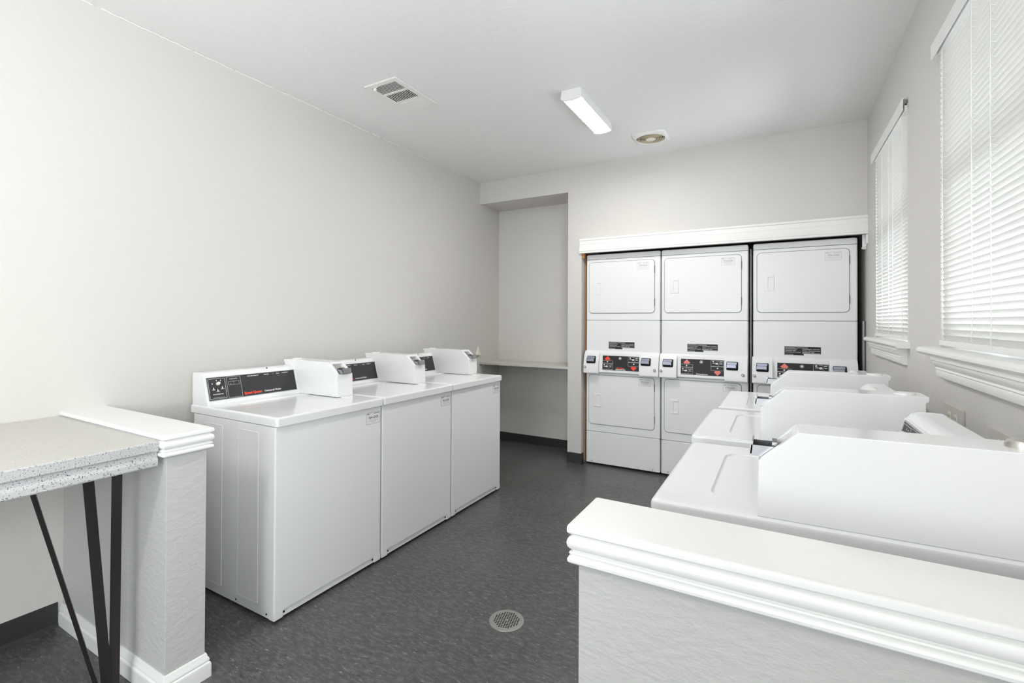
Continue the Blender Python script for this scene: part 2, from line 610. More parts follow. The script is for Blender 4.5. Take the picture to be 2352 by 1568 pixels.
# black vinyl cove bases
def cove(prof_axis, poly, a, b):
    return MB().prism(poly, prof_axis, a, b)


BH = 0.1
struct('baseboard_niche', MB().prism([(NY, 0), (NY-0.016, 0), (NY-0.007, 0.012), (NY-0.004, BH-0.004), (NY, BH)], 'x', XL, NX1), M_RUBBER, 'black vinyl base across the niche back', 'baseboard')
struct('baseboard_left', MB().prism([(XL, 0), (XL+0.016, 0), (XL+0.007, 0.012), (XL+0.004, BH-0.004), (XL, BH)], 'y', YR, PY0-0.0165), M_RUBBER, 'black vinyl base under the folding counter', 'baseboard')
bc = MB()
bc.prism([(YB, 0), (YB-0.012, 0), (YB-0.006, 0.012), (YB-0.004, BH-0.004), (YB, BH)], 'x', NX1-0.004, CX2+0.005)
bc.prism([(CX2, 0), (CX2+0.014, 0), (CX2+0.007, 0.012), (CX2+0.004, BH-0.004), (CX2, BH)], 'y', YB-0.004, YB+0.05)
struct('baseboard_column', bc, M_RUBBER, 'black vinyl base wrapping the column beside the dryers', 'baseboard')

# ragged caulk bead where the left wall meets the ceiling
ck = MB()
y = 0.3
while y < 3.75:
    ln = random.uniform(0.05, 0.32)
    n = max(3, int(ln/0.02))
    ck.tube([(XL+0.002, y+ln*i/n, ZC-0.002-random.uniform(0, 0.004)) for i in range(n+1)], 0.0042, 6)
    y += ln + random.choice((0.0, 0.0, 0.01, 0.03, 0.09))
struct('trim_7', ck, M_CAULK, 'ragged white caulk bead along the left ceiling line', 'caulk')

# ================================================================== BLINDS
def blind(label, W, ya, yb, cords, ztop):
    t = thing('window_blind', label, 'blind', (XR+0.005, (ya+yb)/2, 1.25), 0, 'white slatted window blinds')
    oy = (ya+yb)/2
    zb = 1.254
    pitch, w, tilt = 0.0212, 0.0262, R(56)
    m = MB()
    n = int((ztop-0.040-zb-0.03)/pitch)+1
    pitch = (ztop-0.040-zb-0.03)/(n-1)
    for i in range(n):
        z = zb+0.030+i*pitch
        sec = []
        for k in range(5):
            u = (k/4-0.5)*w
            c = 0.0022*(1-(2*u/w)**2)
            sec.append((-u*math.cos(tilt)+c*math.sin(tilt), u*math.sin(tilt)+c*math.cos(tilt)))
        sec2 = [(a-0.0004*math.sin(tilt), b-0.0006) for a, b in reversed(sec)]
        jig = random.uniform(-0.002, 0.002)
        m.loft([[(a, ya-oy+jig, z-1.25+b) for a, b in sec+sec2], [(a, yb-oy+jig, z-1.25+b) for a, b in sec+sec2]])
    obj('slats', m, M_BLIND, t, angle=60)
    obj('bottom_rail', MB().box(-0.012, 0.012, ya-oy, yb-oy, zb-1.25, zb+0.020-1.25, b=0.003), M_VINYL, t)
    hr = MB()
    zz = ztop-1.25
    hr.box(-0.016, 0.02, ya-oy, yb-oy, zz-0.03, zz+0.005, b=0.002)
    obj('headrail', hr, M_VINYL, t)
    vp = [(-0.030, zz-0.036), (-0.027, zz-0.038), (-0.025, zz-0.034), (-0.025, zz+0.020), (-0.018, zz+0.025), (-0.018, zz+0.028), (-0.028, zz+0.024), (-0.031, zz+0.018)]
    v = MB().prism(vp, 'y', ya-oy-0.02, yb-oy+0.02)
    obj('valance', v, M_VINYL, t, label='white curved valance strip at the top of the blind')
    for cy in cords:
        c = MB()
        c.tube([(-0.016, cy-oy, zz-0.02), (-0.0165, cy-oy, 0.4), (-0.016, cy-oy, zb-1.25+0.06), (-0.014, cy-oy+0.012, zb-1.25+0.025), (-0.012, cy-oy+0.002, zb-1.25+0.012)], 0.0016, 6)
        c.tube([(0.0155, cy-oy, zz-0.02), (0.0155, cy-oy, zb-1.25+0.01)], 0.0009, 5)
        for i in range(n):
            z = zb+0.030+i*pitch-1.25-0.004
            c.tube([(-0.015, cy-oy-0.001, z+0.006), (0.015, cy-oy-0.001, z-0.006)], 0.0005, 4)
        obj('ladder_cord', c, M_VINYL, t)
    for by in (yb-oy-0.012, ya-oy):
        obj('bracket', MB().box(-0.0245, -0.006, by, by+0.012, zz-0.004, zz+0.024), M_GREYMETAL, t)
    return t


blind('white slatted blind on the near right window, cut by the photo edge', W1, W1[0]+0.008, W1[1]-0.006, (2.375, 2.06, 1.90, 1.50), 2.415)
blind('white slatted blind on the far right window, beside the dryers', W2, W2[0]+0.006, W2[1]-0.006, (3.60, 3.41, 3.29, 3.06), 2.415)

# ================================================================== WASHERS
WW, WD, ZT = 0.648, 0.706, 0.9097


def plane_matrix(origin, ux, uy):
    ux, uy = Vector(ux).normalized(), Vector(uy).normalized()
    uz = ux.cross(uy)
    o = Vector(origin)
    return Matrix(((ux.x, uy.x, uz.x, o.x), (ux.y, uy.y, uz.y, o.y), (ux.z, uy.z, uz.z, o.z), (0, 0, 0, 1)))


def w_body():
    m = MB()
    r = 0.008
    y0, y1, x0, x1 = 0.015, WD-0.03, 0.003, WW-0.003
    m.loft([[(p[0], p[1], z) for p in rrect(x0, x1, y0, y1, r, 3)] for z in (0.05, ZT-0.043)])
    # lower skirt, set back, with corner posts reaching down
    m.box(x0+0.002, x1-0.002, y0+0.006, y1-0.004, 0.018, 0.052)
    for a, b in ((x0, x0+0.045), (x1-0.045, x1)):
        m.box(a, b, y0, y0+0.04, 0.016, 0.051, b=0.003)
    # pressed panels on both sides
    for (a, b) in ((0.133, 0.29), (0.418, 0.56)):
        for xa, xb in ((x0-0.0018, x0+0.001), (x1-0.001, x1+0.0018)):
            s_ = -1 if xa < x0 else 1
            e = x0 if xa < x0 else x1
            lp = [[(e+s_*h_, p[0], p[1]) for p in rrect(a+i, b-i, 0.062+i, 0.833-i, 0.005, 2)] for i, h_ in ((0, 0.0), (0.0015, 0.0016), (0.003, 0.0016), (0.006, 0.0002))]
            m.loft(lp, False, True)
    return m


def w_top():
    """cabinet top: rounded slab with a wide shallow pressed well in which the lid lies"""
    m = MB()
    r = 0.014
    def lp(i, z, rr):
        return [(p[0], p[1], z) for p in rrect(i, WW-i, i, WD-i, rr, 5)]
    hx = rrect(0.100, 0.560, 0.118, 0.502, 0.055, 5)
    ho = rrect(0.104, 0.556, 0.122, 0.498, 0.051, 5)
    hi = rrect(0.108, 0.552, 0.126, 0.494, 0.047, 5)
    loops = [lp(0.006, ZT-0.0397, r), lp(0.0, ZT-0.0397, r), lp(0.0, ZT-0.010, r), lp(0.002, ZT-0.004, r-0.002), lp(0.007, ZT-0.0008, r-0.004), lp(0.012, ZT, r-0.004), lp(0.014, ZT, r-0.005)]
    loops += [[(p[0], p[1], ZT) for p in hx], [(p[0], p[1], ZT) for p in ho], [(p[0], p[1], ZT-0.006) for p in hi]]
    return m.loft(loops)


def w_lid():
    m = MB()
    def q(i, rr, z):
        return [(p[0], p[1], z) for p in rrect(0.110+i, 0.550-i, 0.128+i, 0.492-i, rr, 5)]
    return m.loft([q(0, 0.045, ZT-0.006), q(0, 0.045, ZT-0.0045), q(0.0015, 0.044, ZT-0.0032), q(0.006, 0.04, ZT-0.003)])


CY0, CZ1 = 0.561, 1.068      # console front edge on the top, console height
SL0, SL1 = (CY0, ZT+0.003), (0.606, 1.060)


def w_console():
    prof = [(CY0-0.001, ZT), (CY0-0.001, ZT+0.004), SL0, (0.6015, 1.046), (0.604, 1.050), (0.6085, 1.0515), (0.612, 1.056), (0.617, 1.064), (0.626, 1.0695), (0.640, 1.071), (0.684, 1.070), (0.692, 1.066), (0.695, 1.058), (0.695, ZT)]
    m = MB().prism(prof, 'x', 0.012, 0.60)
    e = [(p[0]+(-0.002 if p[0] < 0.62 else 0.001), p[1]+(0.001 if p[1] > 1 else 0)) for p in prof]
    m.prism(e, 'x', 0.008, 0.022)
    return m


def panel_m():
    ax = Vector((0, SL1[0]-SL0[0]-0.0, SL1[1]-SL0[1]))
    return plane_matrix((0.020, CY0+0.0065, ZT+0.0215), (1, 0, 0), (0, 0.0405, 0.138))


PW, PH = 0.498, 0.118


def w_panel():
    m = MB().box(0, PW, 0, PH, 0.0, 0.0015)
    return m.xf(panel_m())


def w_frame():
    m = frame2d(-0.002, PW+0.002, -0.002, PH+0.002, 0.003, 0.002, 0.0, 0.0028)
    m.join(frame2d(0.006, 0.092, 0.006, PH-0.006, 0.0022, 0.003, 0.0014, 0.0007))
    m.join(frame2d(0.099, 0.174, 0.004, PH-0.004, 0.0016, 0.002, 0.0014, 0.0007))
    m.join(frame2d(0.107, 0.165, 0.070, 0.090, 0.0012, 0.003, 0.0014, 0.0007))
    return m.xf(panel_m())


HEAD = (('PERMANENT', 0.213), ('PRESS', 0.308), ('\u2022', 0.362), ('ALL', 0.384), ('FABRIC', 0.420))


def w_ink(k):
    z = 0.0017
    m = MB()
    if k == 0:
        m.join(text('Commercial Washer', 0.0145, 0.298, 0.0165, z, sx=0.82, bold=0.0002))
    elif k == 1:
        m.join(text('CYCLE SELECTOR', 0.0066, 0.049, 0.030, z, 'CENTER', sx=1.0, bold=0.0002))
        m.box(0.022, 0.078, 0.012, 0.0132, z, z+0.0003)
    elif k == 2:
        m.join(text('CYCLE STATUS', 0.0068, 0.136, 0.102, z, 'CENTER', sx=0.9, bold=0.0001))
        m.join(text('ON', 0.0045, 0.114, 0.077, z)).join(text('LID', 0.0045, 0.136, 0.086, z, 'CENTER')).join(text('8', 0.005, 0.136, 0.077, z, 'CENTER'))
    elif k < 6:
        # little garment marks around the dial
        for px, py in (((0.030, 0.062), (0.050, 0.052), (0.074, 0.064))[k-3],):
            m.add([(px-0.0045, py-0.006, z), (px+0.0045, py-0.006, z), (px+0.0012, py+0.001, z), (px+0.0016, py+0.005, z), (px-0.0016, py+0.005, z), (px-0.0012, py+0.001, z)], [(0, 1, 2, 3, 4, 5)])
            m.box(px-0.009, px+0.009, py-0.0095, py-0.008, z, z+0.0002)
    else:
        for px, py in (((0.026, 0.086), (0.049, 0.101), (0.070, 0.100))[k-6],):
            m.add([(px-0.002, py-0.003, z), (px+0.002, py-0.003, z), (px+0.002, py+0.003, z), (px-0.002, py+0.003, z)], [(0, 1, 2, 3)])
    return m.xf(panel_m())


def w_knob():
    m = MB()
    lp = []
    for s_, z in ((1, 0.0015), (1, 0.010), (0.8, 0.013)):
        lp.append([(0.053+s_*0.0085*math.cos(t)*(1.35 if math.cos(t) > 0.3 else 1), 0.084+s_*0.0085*math.sin(t), z) for t in [2*math.pi*i/20 for i in range(20)]])
    m.loft(lp)
    m.xf(Matrix.Translation((0.053, 0.084, 0)) @ Matrix.Rotation(R(35), 4, 'Z') @ Matrix.Translation((-0.053, -0.084, 0)))
    return m.xf(panel_m())


BX0, BX1 = 0.527, 0.638
BPROF = [(0.232, ZT), (0.236, 1.0325), (0.312, 1.1015), (0.676, 1.1035), (0.702, 1.1035), (0.702, 1.088), (0.694, 1.083), (0.694, ZT)]


def w_coinbox():
    m = MB()
    n = len(BPROF)
    a = [(BX0, p[0], p[1]) for p in BPROF]
    b = [(BX1, p[0], p[1]) for p in BPROF]
    faces = [tuple(range(n)), tuple(range(n, 2*n))]
    for i in range(n):
        if i == 1:
            continue
        k = (i+1) % n
        faces.append((i, k, n+k, n+i))
    m.add(a+b, faces)
    # slope face with a pressed opening for the coin slide
    P, Q = Vector((0, *BPROF[1])), Vector((0, *BPROF[2]))
    ln = (Q-P).length
    pm = plane_matrix((BX0, P.y, P.z), (1, 0, 0), Q-P)
    W_ = BX1-BX0
    o_ = [(0, 0, 0), (W_, 0, 0), (W_, ln, 0), (0, ln, 0)]
    i_ = [(0.022, 0.006, 0), (W_-0.022, 0.006, 0), (W_-0.022, ln-0.017, 0), (0.022, ln-0.017, 0)]
    d_ = [(p[0], p[1], -0.022) for p in i_]
    s = MB().loft([o_, i_, d_], False, True)
    m.join(s, pm)
    # weld the slope to the box
    return weld(m)


def weld(m, d=1e-5):
    bm = bmesh.new()
    vs = [bm.verts.new(v) for v in m.v]
    for f in m.f:
        try:
            bm.faces.new([vs[i] for i in f])
        except ValueError:
            pass
    bmesh.ops.remove_doubles(bm, verts=bm.verts[:], dist=d)
    bm.verts.index_update()
    out = MB()
    out.add([v.co.copy() for v in bm.verts], [tuple(v.index for v in f.verts) for f in bm.faces])
    bm.free()
    return out


def w_slide():
    """chrome coin slide: cavity plate, horizontal tray with raised sides and a front lip"""
    m = MB()
    xa, xb = BX0+0.025, BX1-0.025
    zf = 1.0405
    e = 0.218
    m.box(xa, xb, e, 0.262, zf-0.004, zf)
    m.box(xa, xa+0.0025, e, 0.268, zf, zf+0.020)
    m.box(xb-0.0025, xb, e, 0.268, zf, zf+0.020)
    m.add([(xa, e, zf), (xb, e, zf), (xb, e+0.004, zf+0.028), (xa, e+0.004, zf+0.028),
           (xa, e+0.003, zf), (xb, e+0.003, zf), (xb, e+0.007, zf+0.028), (xa, e+0.007, zf+0.028)],
          [(0, 1, 2, 3), (4, 7, 6, 5), (0, 3, 7, 4), (1, 5, 6, 2), (3, 2, 6, 7), (0, 4, 5, 1)])
    m.box((xa+xb)/2-0.004, (xa+xb)/2+0.004, 0.226, 0.27, zf+0.003, zf+0.012)
    for k in range(5):
        m.box(xa+0.006+k*0.010, xa+0.011+k*0.010, 0.262, 0.272, zf+0.014, zf+0.028)
    return m


def w_chute():
    m = MB()
    P, Q = Vector((0, *BPROF[1])), Vector((0, *BPROF[2]))
    pm = plane_matrix((BX0, P.y, P.z), (1, 0, 0), Q-P)
    ln = (Q-P).length
    s = MB().box(0.024, 0.0875, 0.030, ln-0.020, -0.0215, -0.0195).box(0.024, 0.046, 0.042, 0.064, -0.0195, -0.010)
    return m.join(s, pm)


def w_lock(silver):
    c = ((BX0+BX1)/2, 0.650, 1.1035)
    if silver:
        c = ((BX0+BX1)/2, 0.674, 1.1035)
        return MB().lathe([(0.027, -0.002), (0.0265, 0.006), (0.022, 0.013), (0.012, 0.0155), (0.0, 0.016)], c, 28, True, False)
    return MB().lathe([(0.030, -0.002), (0.0295, 0.003), (0.024, 0.0055), (0.0, 0.006)], c, 28, True, False)


def number_lettering(num, header=True):
    """ink of the small unit label: border, header, number, small print; 0.10 x 0.0615"""
    m = frame2d(0, 0.102, 0, 0.0625, 0.0011, 0.004, 0, 0.0003)
    z = 0.0002
    m.join(text('CMC', 0.0085, 0.005, 0.0545, z, sx=1.1, bold=0.0004))
    m.join(text('Y', 0.0075, 0.031, 0.0555, z, bold=0.0003))
    m.box(0.054, 0.097, 0.0535, 0.0560, z, z+0.0002)
    m.join(text(num, 0.0190, 0.052, 0.034, z, 'CENTER', sx=0.98, bold=0.0004))
    for yy, a, b in ((0.0205, 0.018, 0.044), (0.0205, 0.049, 0.088), (0.0155, 0.018, 0.052), (0.0155, 0.056, 0.088), (0.0105, 0.034, 0.070)):
        m.box(a, b, yy, yy+0.0008, z, z+0.0001)
    return m


def number_label(parent, num, matrix, key, ink=None):
    l = obj('number_label', lambda: MB().box(0, 0.102, 0, 0.0625, -0.0004, 0.0).xf(matrix), M_PAPER, parent, key=('nl', key))
    obj('lettering', number_lettering(num).xf(matrix), ink or M_DARKINK, l, label='grey print reading ' + num)
    return l


def washer(label, loc, rz, group, num=None, silver=False):
    t = thing('washing_machine', label, 'washing machine', loc, rz, group)
    obj('body', w_body, M_PANEL_W, t, key='w_body')
    obj('top', w_top, M_ENAMEL, t, key='w_top')
    obj('lid', w_lid, M_ENAMEL, t, key='w_lid')
    obj('console', w_console, M_ENAMEL, t, bev=0.0012, key='w_console')
    p = obj('control_panel', w_panel, M_CHAR, t, key='w_panel', label='charcoal control panel')
    obj('panel_border', w_frame, M_GREYINK, p, key='w_frame', label='silver grey border lines')
    for k, nm in enumerate(('name_lettering', 'dial_lettering', 'status_lettering')+('dial_mark',)*6):
        obj(nm, lambda: w_ink(k), M_INK, p, key=('w_ink', k), label='white printed dial mark' if k >= 3 else 'white printed lettering')
    for w_, x_ in HEAD:
        obj('heading_lettering', lambda: text(w_, 0.0078, x_, 0.107, 0.0017, sx=1.1, bold=0.0002, space=1.45).xf(panel_m()), M_INK, p, key=('w_head', w_), label='white printed heading word')
    obj('brand_lettering', lambda: text('Speed Queen', 0.0180, 0.184, 0.0165, 0.0017, sx=1.0, bold=0.0008).xf(panel_m()), M_RED, p, key='w_brand', label='red brand lettering')
    obj('selector_knob', w_knob, M_KNOB, p, key='w_knob', label='cream pointer knob')
    b = obj('coin_box', w_coinbox, M_ENAMEL, t, bev=0.0022, key='w_box')
    obj('coin_slide', w_slide, M_CHROME, b, key='w_slide', label='chrome coin slide')
    obj('coin_chute', w_chute, M_NICKEL, b, key='w_chute', label='metal coin chute inside the opening')
    obj('lock', (lambda: w_lock(True)) if silver else (lambda: w_lock(False)), M_NICKEL if silver else M_ENAMEL, b, key=('w_lock', silver), label='satin metal lock' if silver else None)
    for sx in (0.36,):
        obj('screw', lambda: MB().cyl((sx, 0.618, 1.0665), (sx, 0.6165, 1.0685), 0.0042, seg=12), M_HOLE, t, key='w_screw', label='dark screw hole')
    for i, (a, c) in enumerate(((0.05, 0.06), (0.60, 0.06), (0.05, 0.62), (0.60, 0.62))):
        obj('foot', lambda: MB().cyl((a, c, 0.0), (a, c, 0.022), 0.018, seg=14), M_RUBBER, t, key=('w_foot', i), label='black rubber foot')
    for k, (p0, p1, r_) in enumerate((((0.055, 0.0225, 0.035), (0.055, 0.0195, 0.035), 0.0055), ((0.59, 0.0225, 0.035), (0.59, 0.0195, 0.035), 0.0055), ((0.0055, 0.07, 0.034), (0.0035, 0.07, 0.034), 0.0045), ((0.0055, 0.30, 0.034), (0.0035, 0.30, 0.034), 0.004))):
        obj('screw', lambda: MB().cyl(p0, p1, r_, seg=10), M_HOLE, t, key=('w_scr', k), label='dark skirt screw')
    if num:
        number_label(t, num, plane_matrix((0.533, 0.0148, 0.778), (1, 0, 0), (0, 0, 1)), 'w')
    return t


LX, LY, LP = -1.9118, 1.3205, 0.651
g = 'white coin washers in the left row'
washer('white coin washer with its whole side showing, right behind the left half wall', (LX, LY, 0), R(90), g, '764-GXR')
washer('white coin washer in the middle of the left row', (LX, LY+LP, 0), R(90), g, '765-GXR')
washer('white coin washer at the far end of the left row, next to the niche', (LX, LY+2*LP, 0), R(90), g, '766-GXR')
g = 'white coin washers in the right row'
washer('large white coin washer right behind the right half wall, with a metal lock', (-0.266, 1.509+WW/2, 0), R(-90), g, silver=True).rotation_euler.x = R(0.6)
washer('white coin washer in the middle of the right row', (-0.287, 2.253+WW/2, 0), R(-90), g).rotation_euler.x = R(0.5)
washer('white coin washer at the far end of the right row, in front of the dryers', (-0.275, 2.973+WW/2, 0), R(-90), g)

# ================================================================== STACKED DRYERS
DW, DD = 0.683, 0.70


def d_cabinet():
    m = MB()
    x0, x1 = 0.001, DW-0.001
    def blk(z0, z1, y0=0.0, r=0.012):
        m.loft([[(p[0], p[1], z) for p in rrect(x0+i, x1-i, y0+i, DD-i, r, 3)] for i, z in ((0.003, z0), (0, z0+0.003), (0, z1-0.003), (0.003, z1))])
    blk(0.018, 0.3085)
    blk(0.3115, 0.862)
    blk(0.862, 1.3465)
    blk(1.3495, 1.9135)
    m.box(0.005, DW-0.005, 0.004, DD-0.005, 0.03, 1.95)
    return m


def d_cap():
    return MB().loft([[(p[0], p[1], z) for p in rrect(0.001+i, DW-0.001-i, i, DD-i, 0.012, 3)] for i, z in ((0.0, 1.9165), (0, 1.950), (0.004, 1.9595), (0.012, 1.9635))])


def d_seam(z):
    return MB().box(0.004, DW-0.004, 0.0035, 0.05, z-0.002, z+0.002)


def d_door(z0, z1):
    m = MB()
    x0, x1 = 0.030, 0.632
    a = rrect(x0, x1, z0, z1, 0.03, 6)
    b = rrect(x0+0.004, x1-0.004, z0+0.004, z1-0.004, 0.027, 6)
    m.loft([[(p[0], 0.002, p[1]) for p in a], [(p[0], -0.004, p[1]) for p in a], [(p[0], -0.007, p[1]) for p in b]])
    return m


def d_gap(z0, z1):
    x0, x1 = 0.030, 0.632
    a = rrect(x0-0.003, x1+0.003, z0-0.003, z1+0.003, 0.033, 6)
    b = rrect(x0+0.001, x1-0.001, z0+0.001, z1-0.001, 0.029, 6)
    m = MB().loft([[(p[0], -0.0008, p[1]) for p in a], [(p[0], -0.0008, p[1]) for p in b]], False, False)
    return m


def d_hinge(zz):
    return MB().box(0.6315, 0.6365, -0.006, -0.0005, zz, zz+0.065)


def d_handle(z0):
    m = MB()
    o_ = rrect(0.078, 0.150, z0, z0+0.130, 0.006, 3)
    i_ = rrect(0.083, 0.146, z0+0.005, z0+0.125, 0.005, 3)
    h_ = rrect(0.104, 0.146, z0+0.014, z0+0.112, 0.012, 3)
    e_ = rrect(0.108, 0.143, z0+0.018, z0+0.108, 0.010, 3)
    return m.loft([[(p[0], y_, p[1]) for p in q] for q, y_ in ((o_, -0.0065), (o_, -0.009), (i_, -0.011), (h_, -0.0105), (e_, -0.0072))], False, True)


CZ0, CZT = 0.862, 1.066
def d_housing():
    prof = [(0.0, CZ0+0.004), (-0.030, CZ0+0.004), (-0.034, CZ0+0.010), (-0.034, 0.885), (-0.020, 1.036), (-0.010, CZT-0.008), (0.0, CZT)]
    m = MB().prism(prof, 'x', 0.004, DW-0.004)
    return m


def d_coinbox(x0, x1):
    prof = [(0.0, CZ0-0.006), (-0.058, CZ0-0.006), (-0.064, CZ0), (-0.064, 0.93), (-0.038, 1.028), (-0.006, CZT-0.004), (0.0, CZT-0.002)]
    return MB().prism(prof, 'x', x0, x1)


DPM = plane_matrix((0.170, -0.0345, 0.8935), (1, 0, 0), (0, 0.0122, 0.1315))
DPW, DPH = 0.336, 0.131


def d_panel():
    return MB().box(0, DPW, 0, DPH, -0.001, 0.0012).xf(DPM)


def d_lines(k):
    if k == 0:
        m = frame2d(-0.001, 0.097, 0.003, 0.087, 0.0022, 0.004, 0.0012, 0.0005)
        m.box(0.001, 0.095, 0.058, 0.064, 0.0012, 0.0017).box(0.001, 0.095, 0.003, 0.008, 0.0012, 0.0017)
    else:
        m = frame2d(DPW-0.100, DPW-0.002, DPH-0.088, DPH-0.004, 0.0022, 0.004, 0.0012, 0.0005)
        m.box(DPW-0.098, DPW-0.004, DPH-0.056, DPH-0.050, 0.0012, 0.0017)
    return m.xf(DPM)


def d_ink(k):
    z = 0.0014
    m = MB()
    for bx, by in (((0.0, 0.010), (DPW-0.098, DPH-0.050))[k],):
        m.add([(bx+0.010, by+0.032, z), (bx+0.024, by+0.032, z), (bx+0.020, by+0.042, z), (bx+0.014, by+0.042, z)], [(0, 1, 2, 3)])
        for tx, ty, s_ in ((0.012, 0.022, 'LOW'), (0.068, 0.036, 'HEAT'), (0.068, 0.020, 'TIME')):
            m.join(text(s_, 0.0085, bx+tx, by+ty, z, sx=0.95, bold=0.0004))
        # arc round the dial
        lp = [[(bx+0.047+r_*math.cos(R(a_)), by+0.023+r_*math.sin(R(a_)), z) for a_ in range(-60, 130, 12)] for r_ in (0.0185, 0.0198)]
        m.loft(lp, False, False, False)
    return m.xf(DPM)


def d_arrow(k):
    z = 0.0018
    m = MB()
    def arr(cx, cy, s_):
        pts = [(-0.030, 0), (0, 0.030), (0.030, 0), (0.020, 0), (0.020, -0.008), (-0.020, -0.008), (-0.020, 0)]
        m.loft([[(cx+p[0], cy+s_*p[1], 0.0012) for p in pts], [(cx+p[0], cy+s_*p[1], z) for p in pts]])
    if k == 0:
        arr(0.048, 0.098, 1)
    else:
        arr(DPW-0.048, 0.033, -1)
    return m.xf(DPM)


def d_knob(cx, cy):
    lp = []
    for s_, zz in ((1, 0.0012), (1, 0.010), (0.75, 0.013)):
        lp.append([(cx+s_*(0.0085*math.cos(t)-(0.006 if math.cos(t) < -0.8 else 0)), cy+s_*0.0085*math.sin(t), zz) for t in [2*math.pi*i/20 for i in range(20)]])
    return MB().loft(lp).xf(DPM)


def d_ring(cx, cy):
    return MB().join(MB().lathe([(0.013, 0.0012), (0.013, 0.0022), (0.0115, 0.0022), (0.0115, 0.0012)], (cx, cy, 0), 20, False, False)).lathe([(0.0072, 0.0012), (0.0072, 0.0035), (0.0, 0.004)], (cx, cy, 0), 16, True, False).xf(DPM)


def d_button(cx, cy):
    return MB().lathe([(0.0065, 0.0012), (0.006, 0.005), (0.0, 0.006)], (cx, cy, 0), 14, True, False).xf(DPM)


def d_slide(cx):
    m = MB()
    s = MB()
    s.loft([[(p[0], p[1], z_) for p in rrect(-0.040, 0.034, -0.024, 0.006, 0.004, 3)] for z_ in (0.001, 0.016)] + [[(p[0], p[1], 0.019) for p in rrect(-0.036, 0.030, -0.020, 0.003, 0.003, 3)]])
    s.loft([[(p[0], p[1], z_) for p in rrect(-0.036, 0.036, 0.010, 0.028, 0.004, 3)] for z_ in (0.001, 0.005)])
    for k in range(6):
        s.box(-0.030+k*0.0105, -0.0245+k*0.0105, 0.004, 0.026, 0.004, 0.010)
    pm = plane_matrix((cx, -0.0515, 0.985), (1, 0, 0), (0, 0.026, 0.098))
    return m.join(s, pm)


def d_shadow(cx):  # dark plate: coin opening plus a shadow painted to the right and below
    pm = plane_matrix((cx, -0.0515, 0.985), (1, 0, 0), (0, 0.026, 0.098))
    return MB().loft([[(p[0], p[1], z_) for p in rrect(-0.040, 0.046, -0.036, 0.033, 0.008, 3)] for z_ in (-0.002, 0.0012)]).xf(pm)


def d_lock(cx):
    return MB().cyl((cx, -0.060, 0.915), (cx, -0.069, 0.915), 0.015, 0.0145, 20)


def d_lockface(cx):
    return MB().lathe([(0.0115, 0), (0.0115, 0.0006), (0.0085, 0.0006), (0.0085, 0)], (0, 0, 0), 20, False, False).box(-0.001, 0.006, -0.006, 0.001, 0, 0.0006).xf(plane_matrix((cx, -0.0691, 0.915), (1, 0, 0), (0, 0, 1)))


IM = plane_matrix((0.2185, -0.0006, 1.085), (1, 0, 0), (0, 0, 1))
def d_instr():
    return MB().add([(p[0], p[1], 0) for p in ((0, 0), (0.128, 0), (0.128, 0.012), (0.238, 0.012), (0.238, 0.066), (0, 0.066))], [(0, 1, 2, 3, 4, 5)]).xf(IM)


def d_instr_ink():
    m = MB()
    rows = [(0.058, ((0.004, 0.075), (0.080, 0.155))), (0.0475, ((0.004, 0.085), (0.118, 0.18), (0.185, 0.23))), (0.035, ((0.004, 0.05), (0.055, 0.076), (0.118, 0.15), (0.155, 0.232))),
            (0.0235, ((0.004, 0.070), (0.074, 0.108), (0.118, 0.17), (0.175, 0.195))), (0.0165, ((0.118, 0.232),)), (0.006, ((0.004, 0.06),))]
    for yy, segs in rows:
        for a, b in segs:
            m.box(a, b, yy-0.0028, yy+0.0018, 0.0002, 0.0005)
    return m.xf(IM)


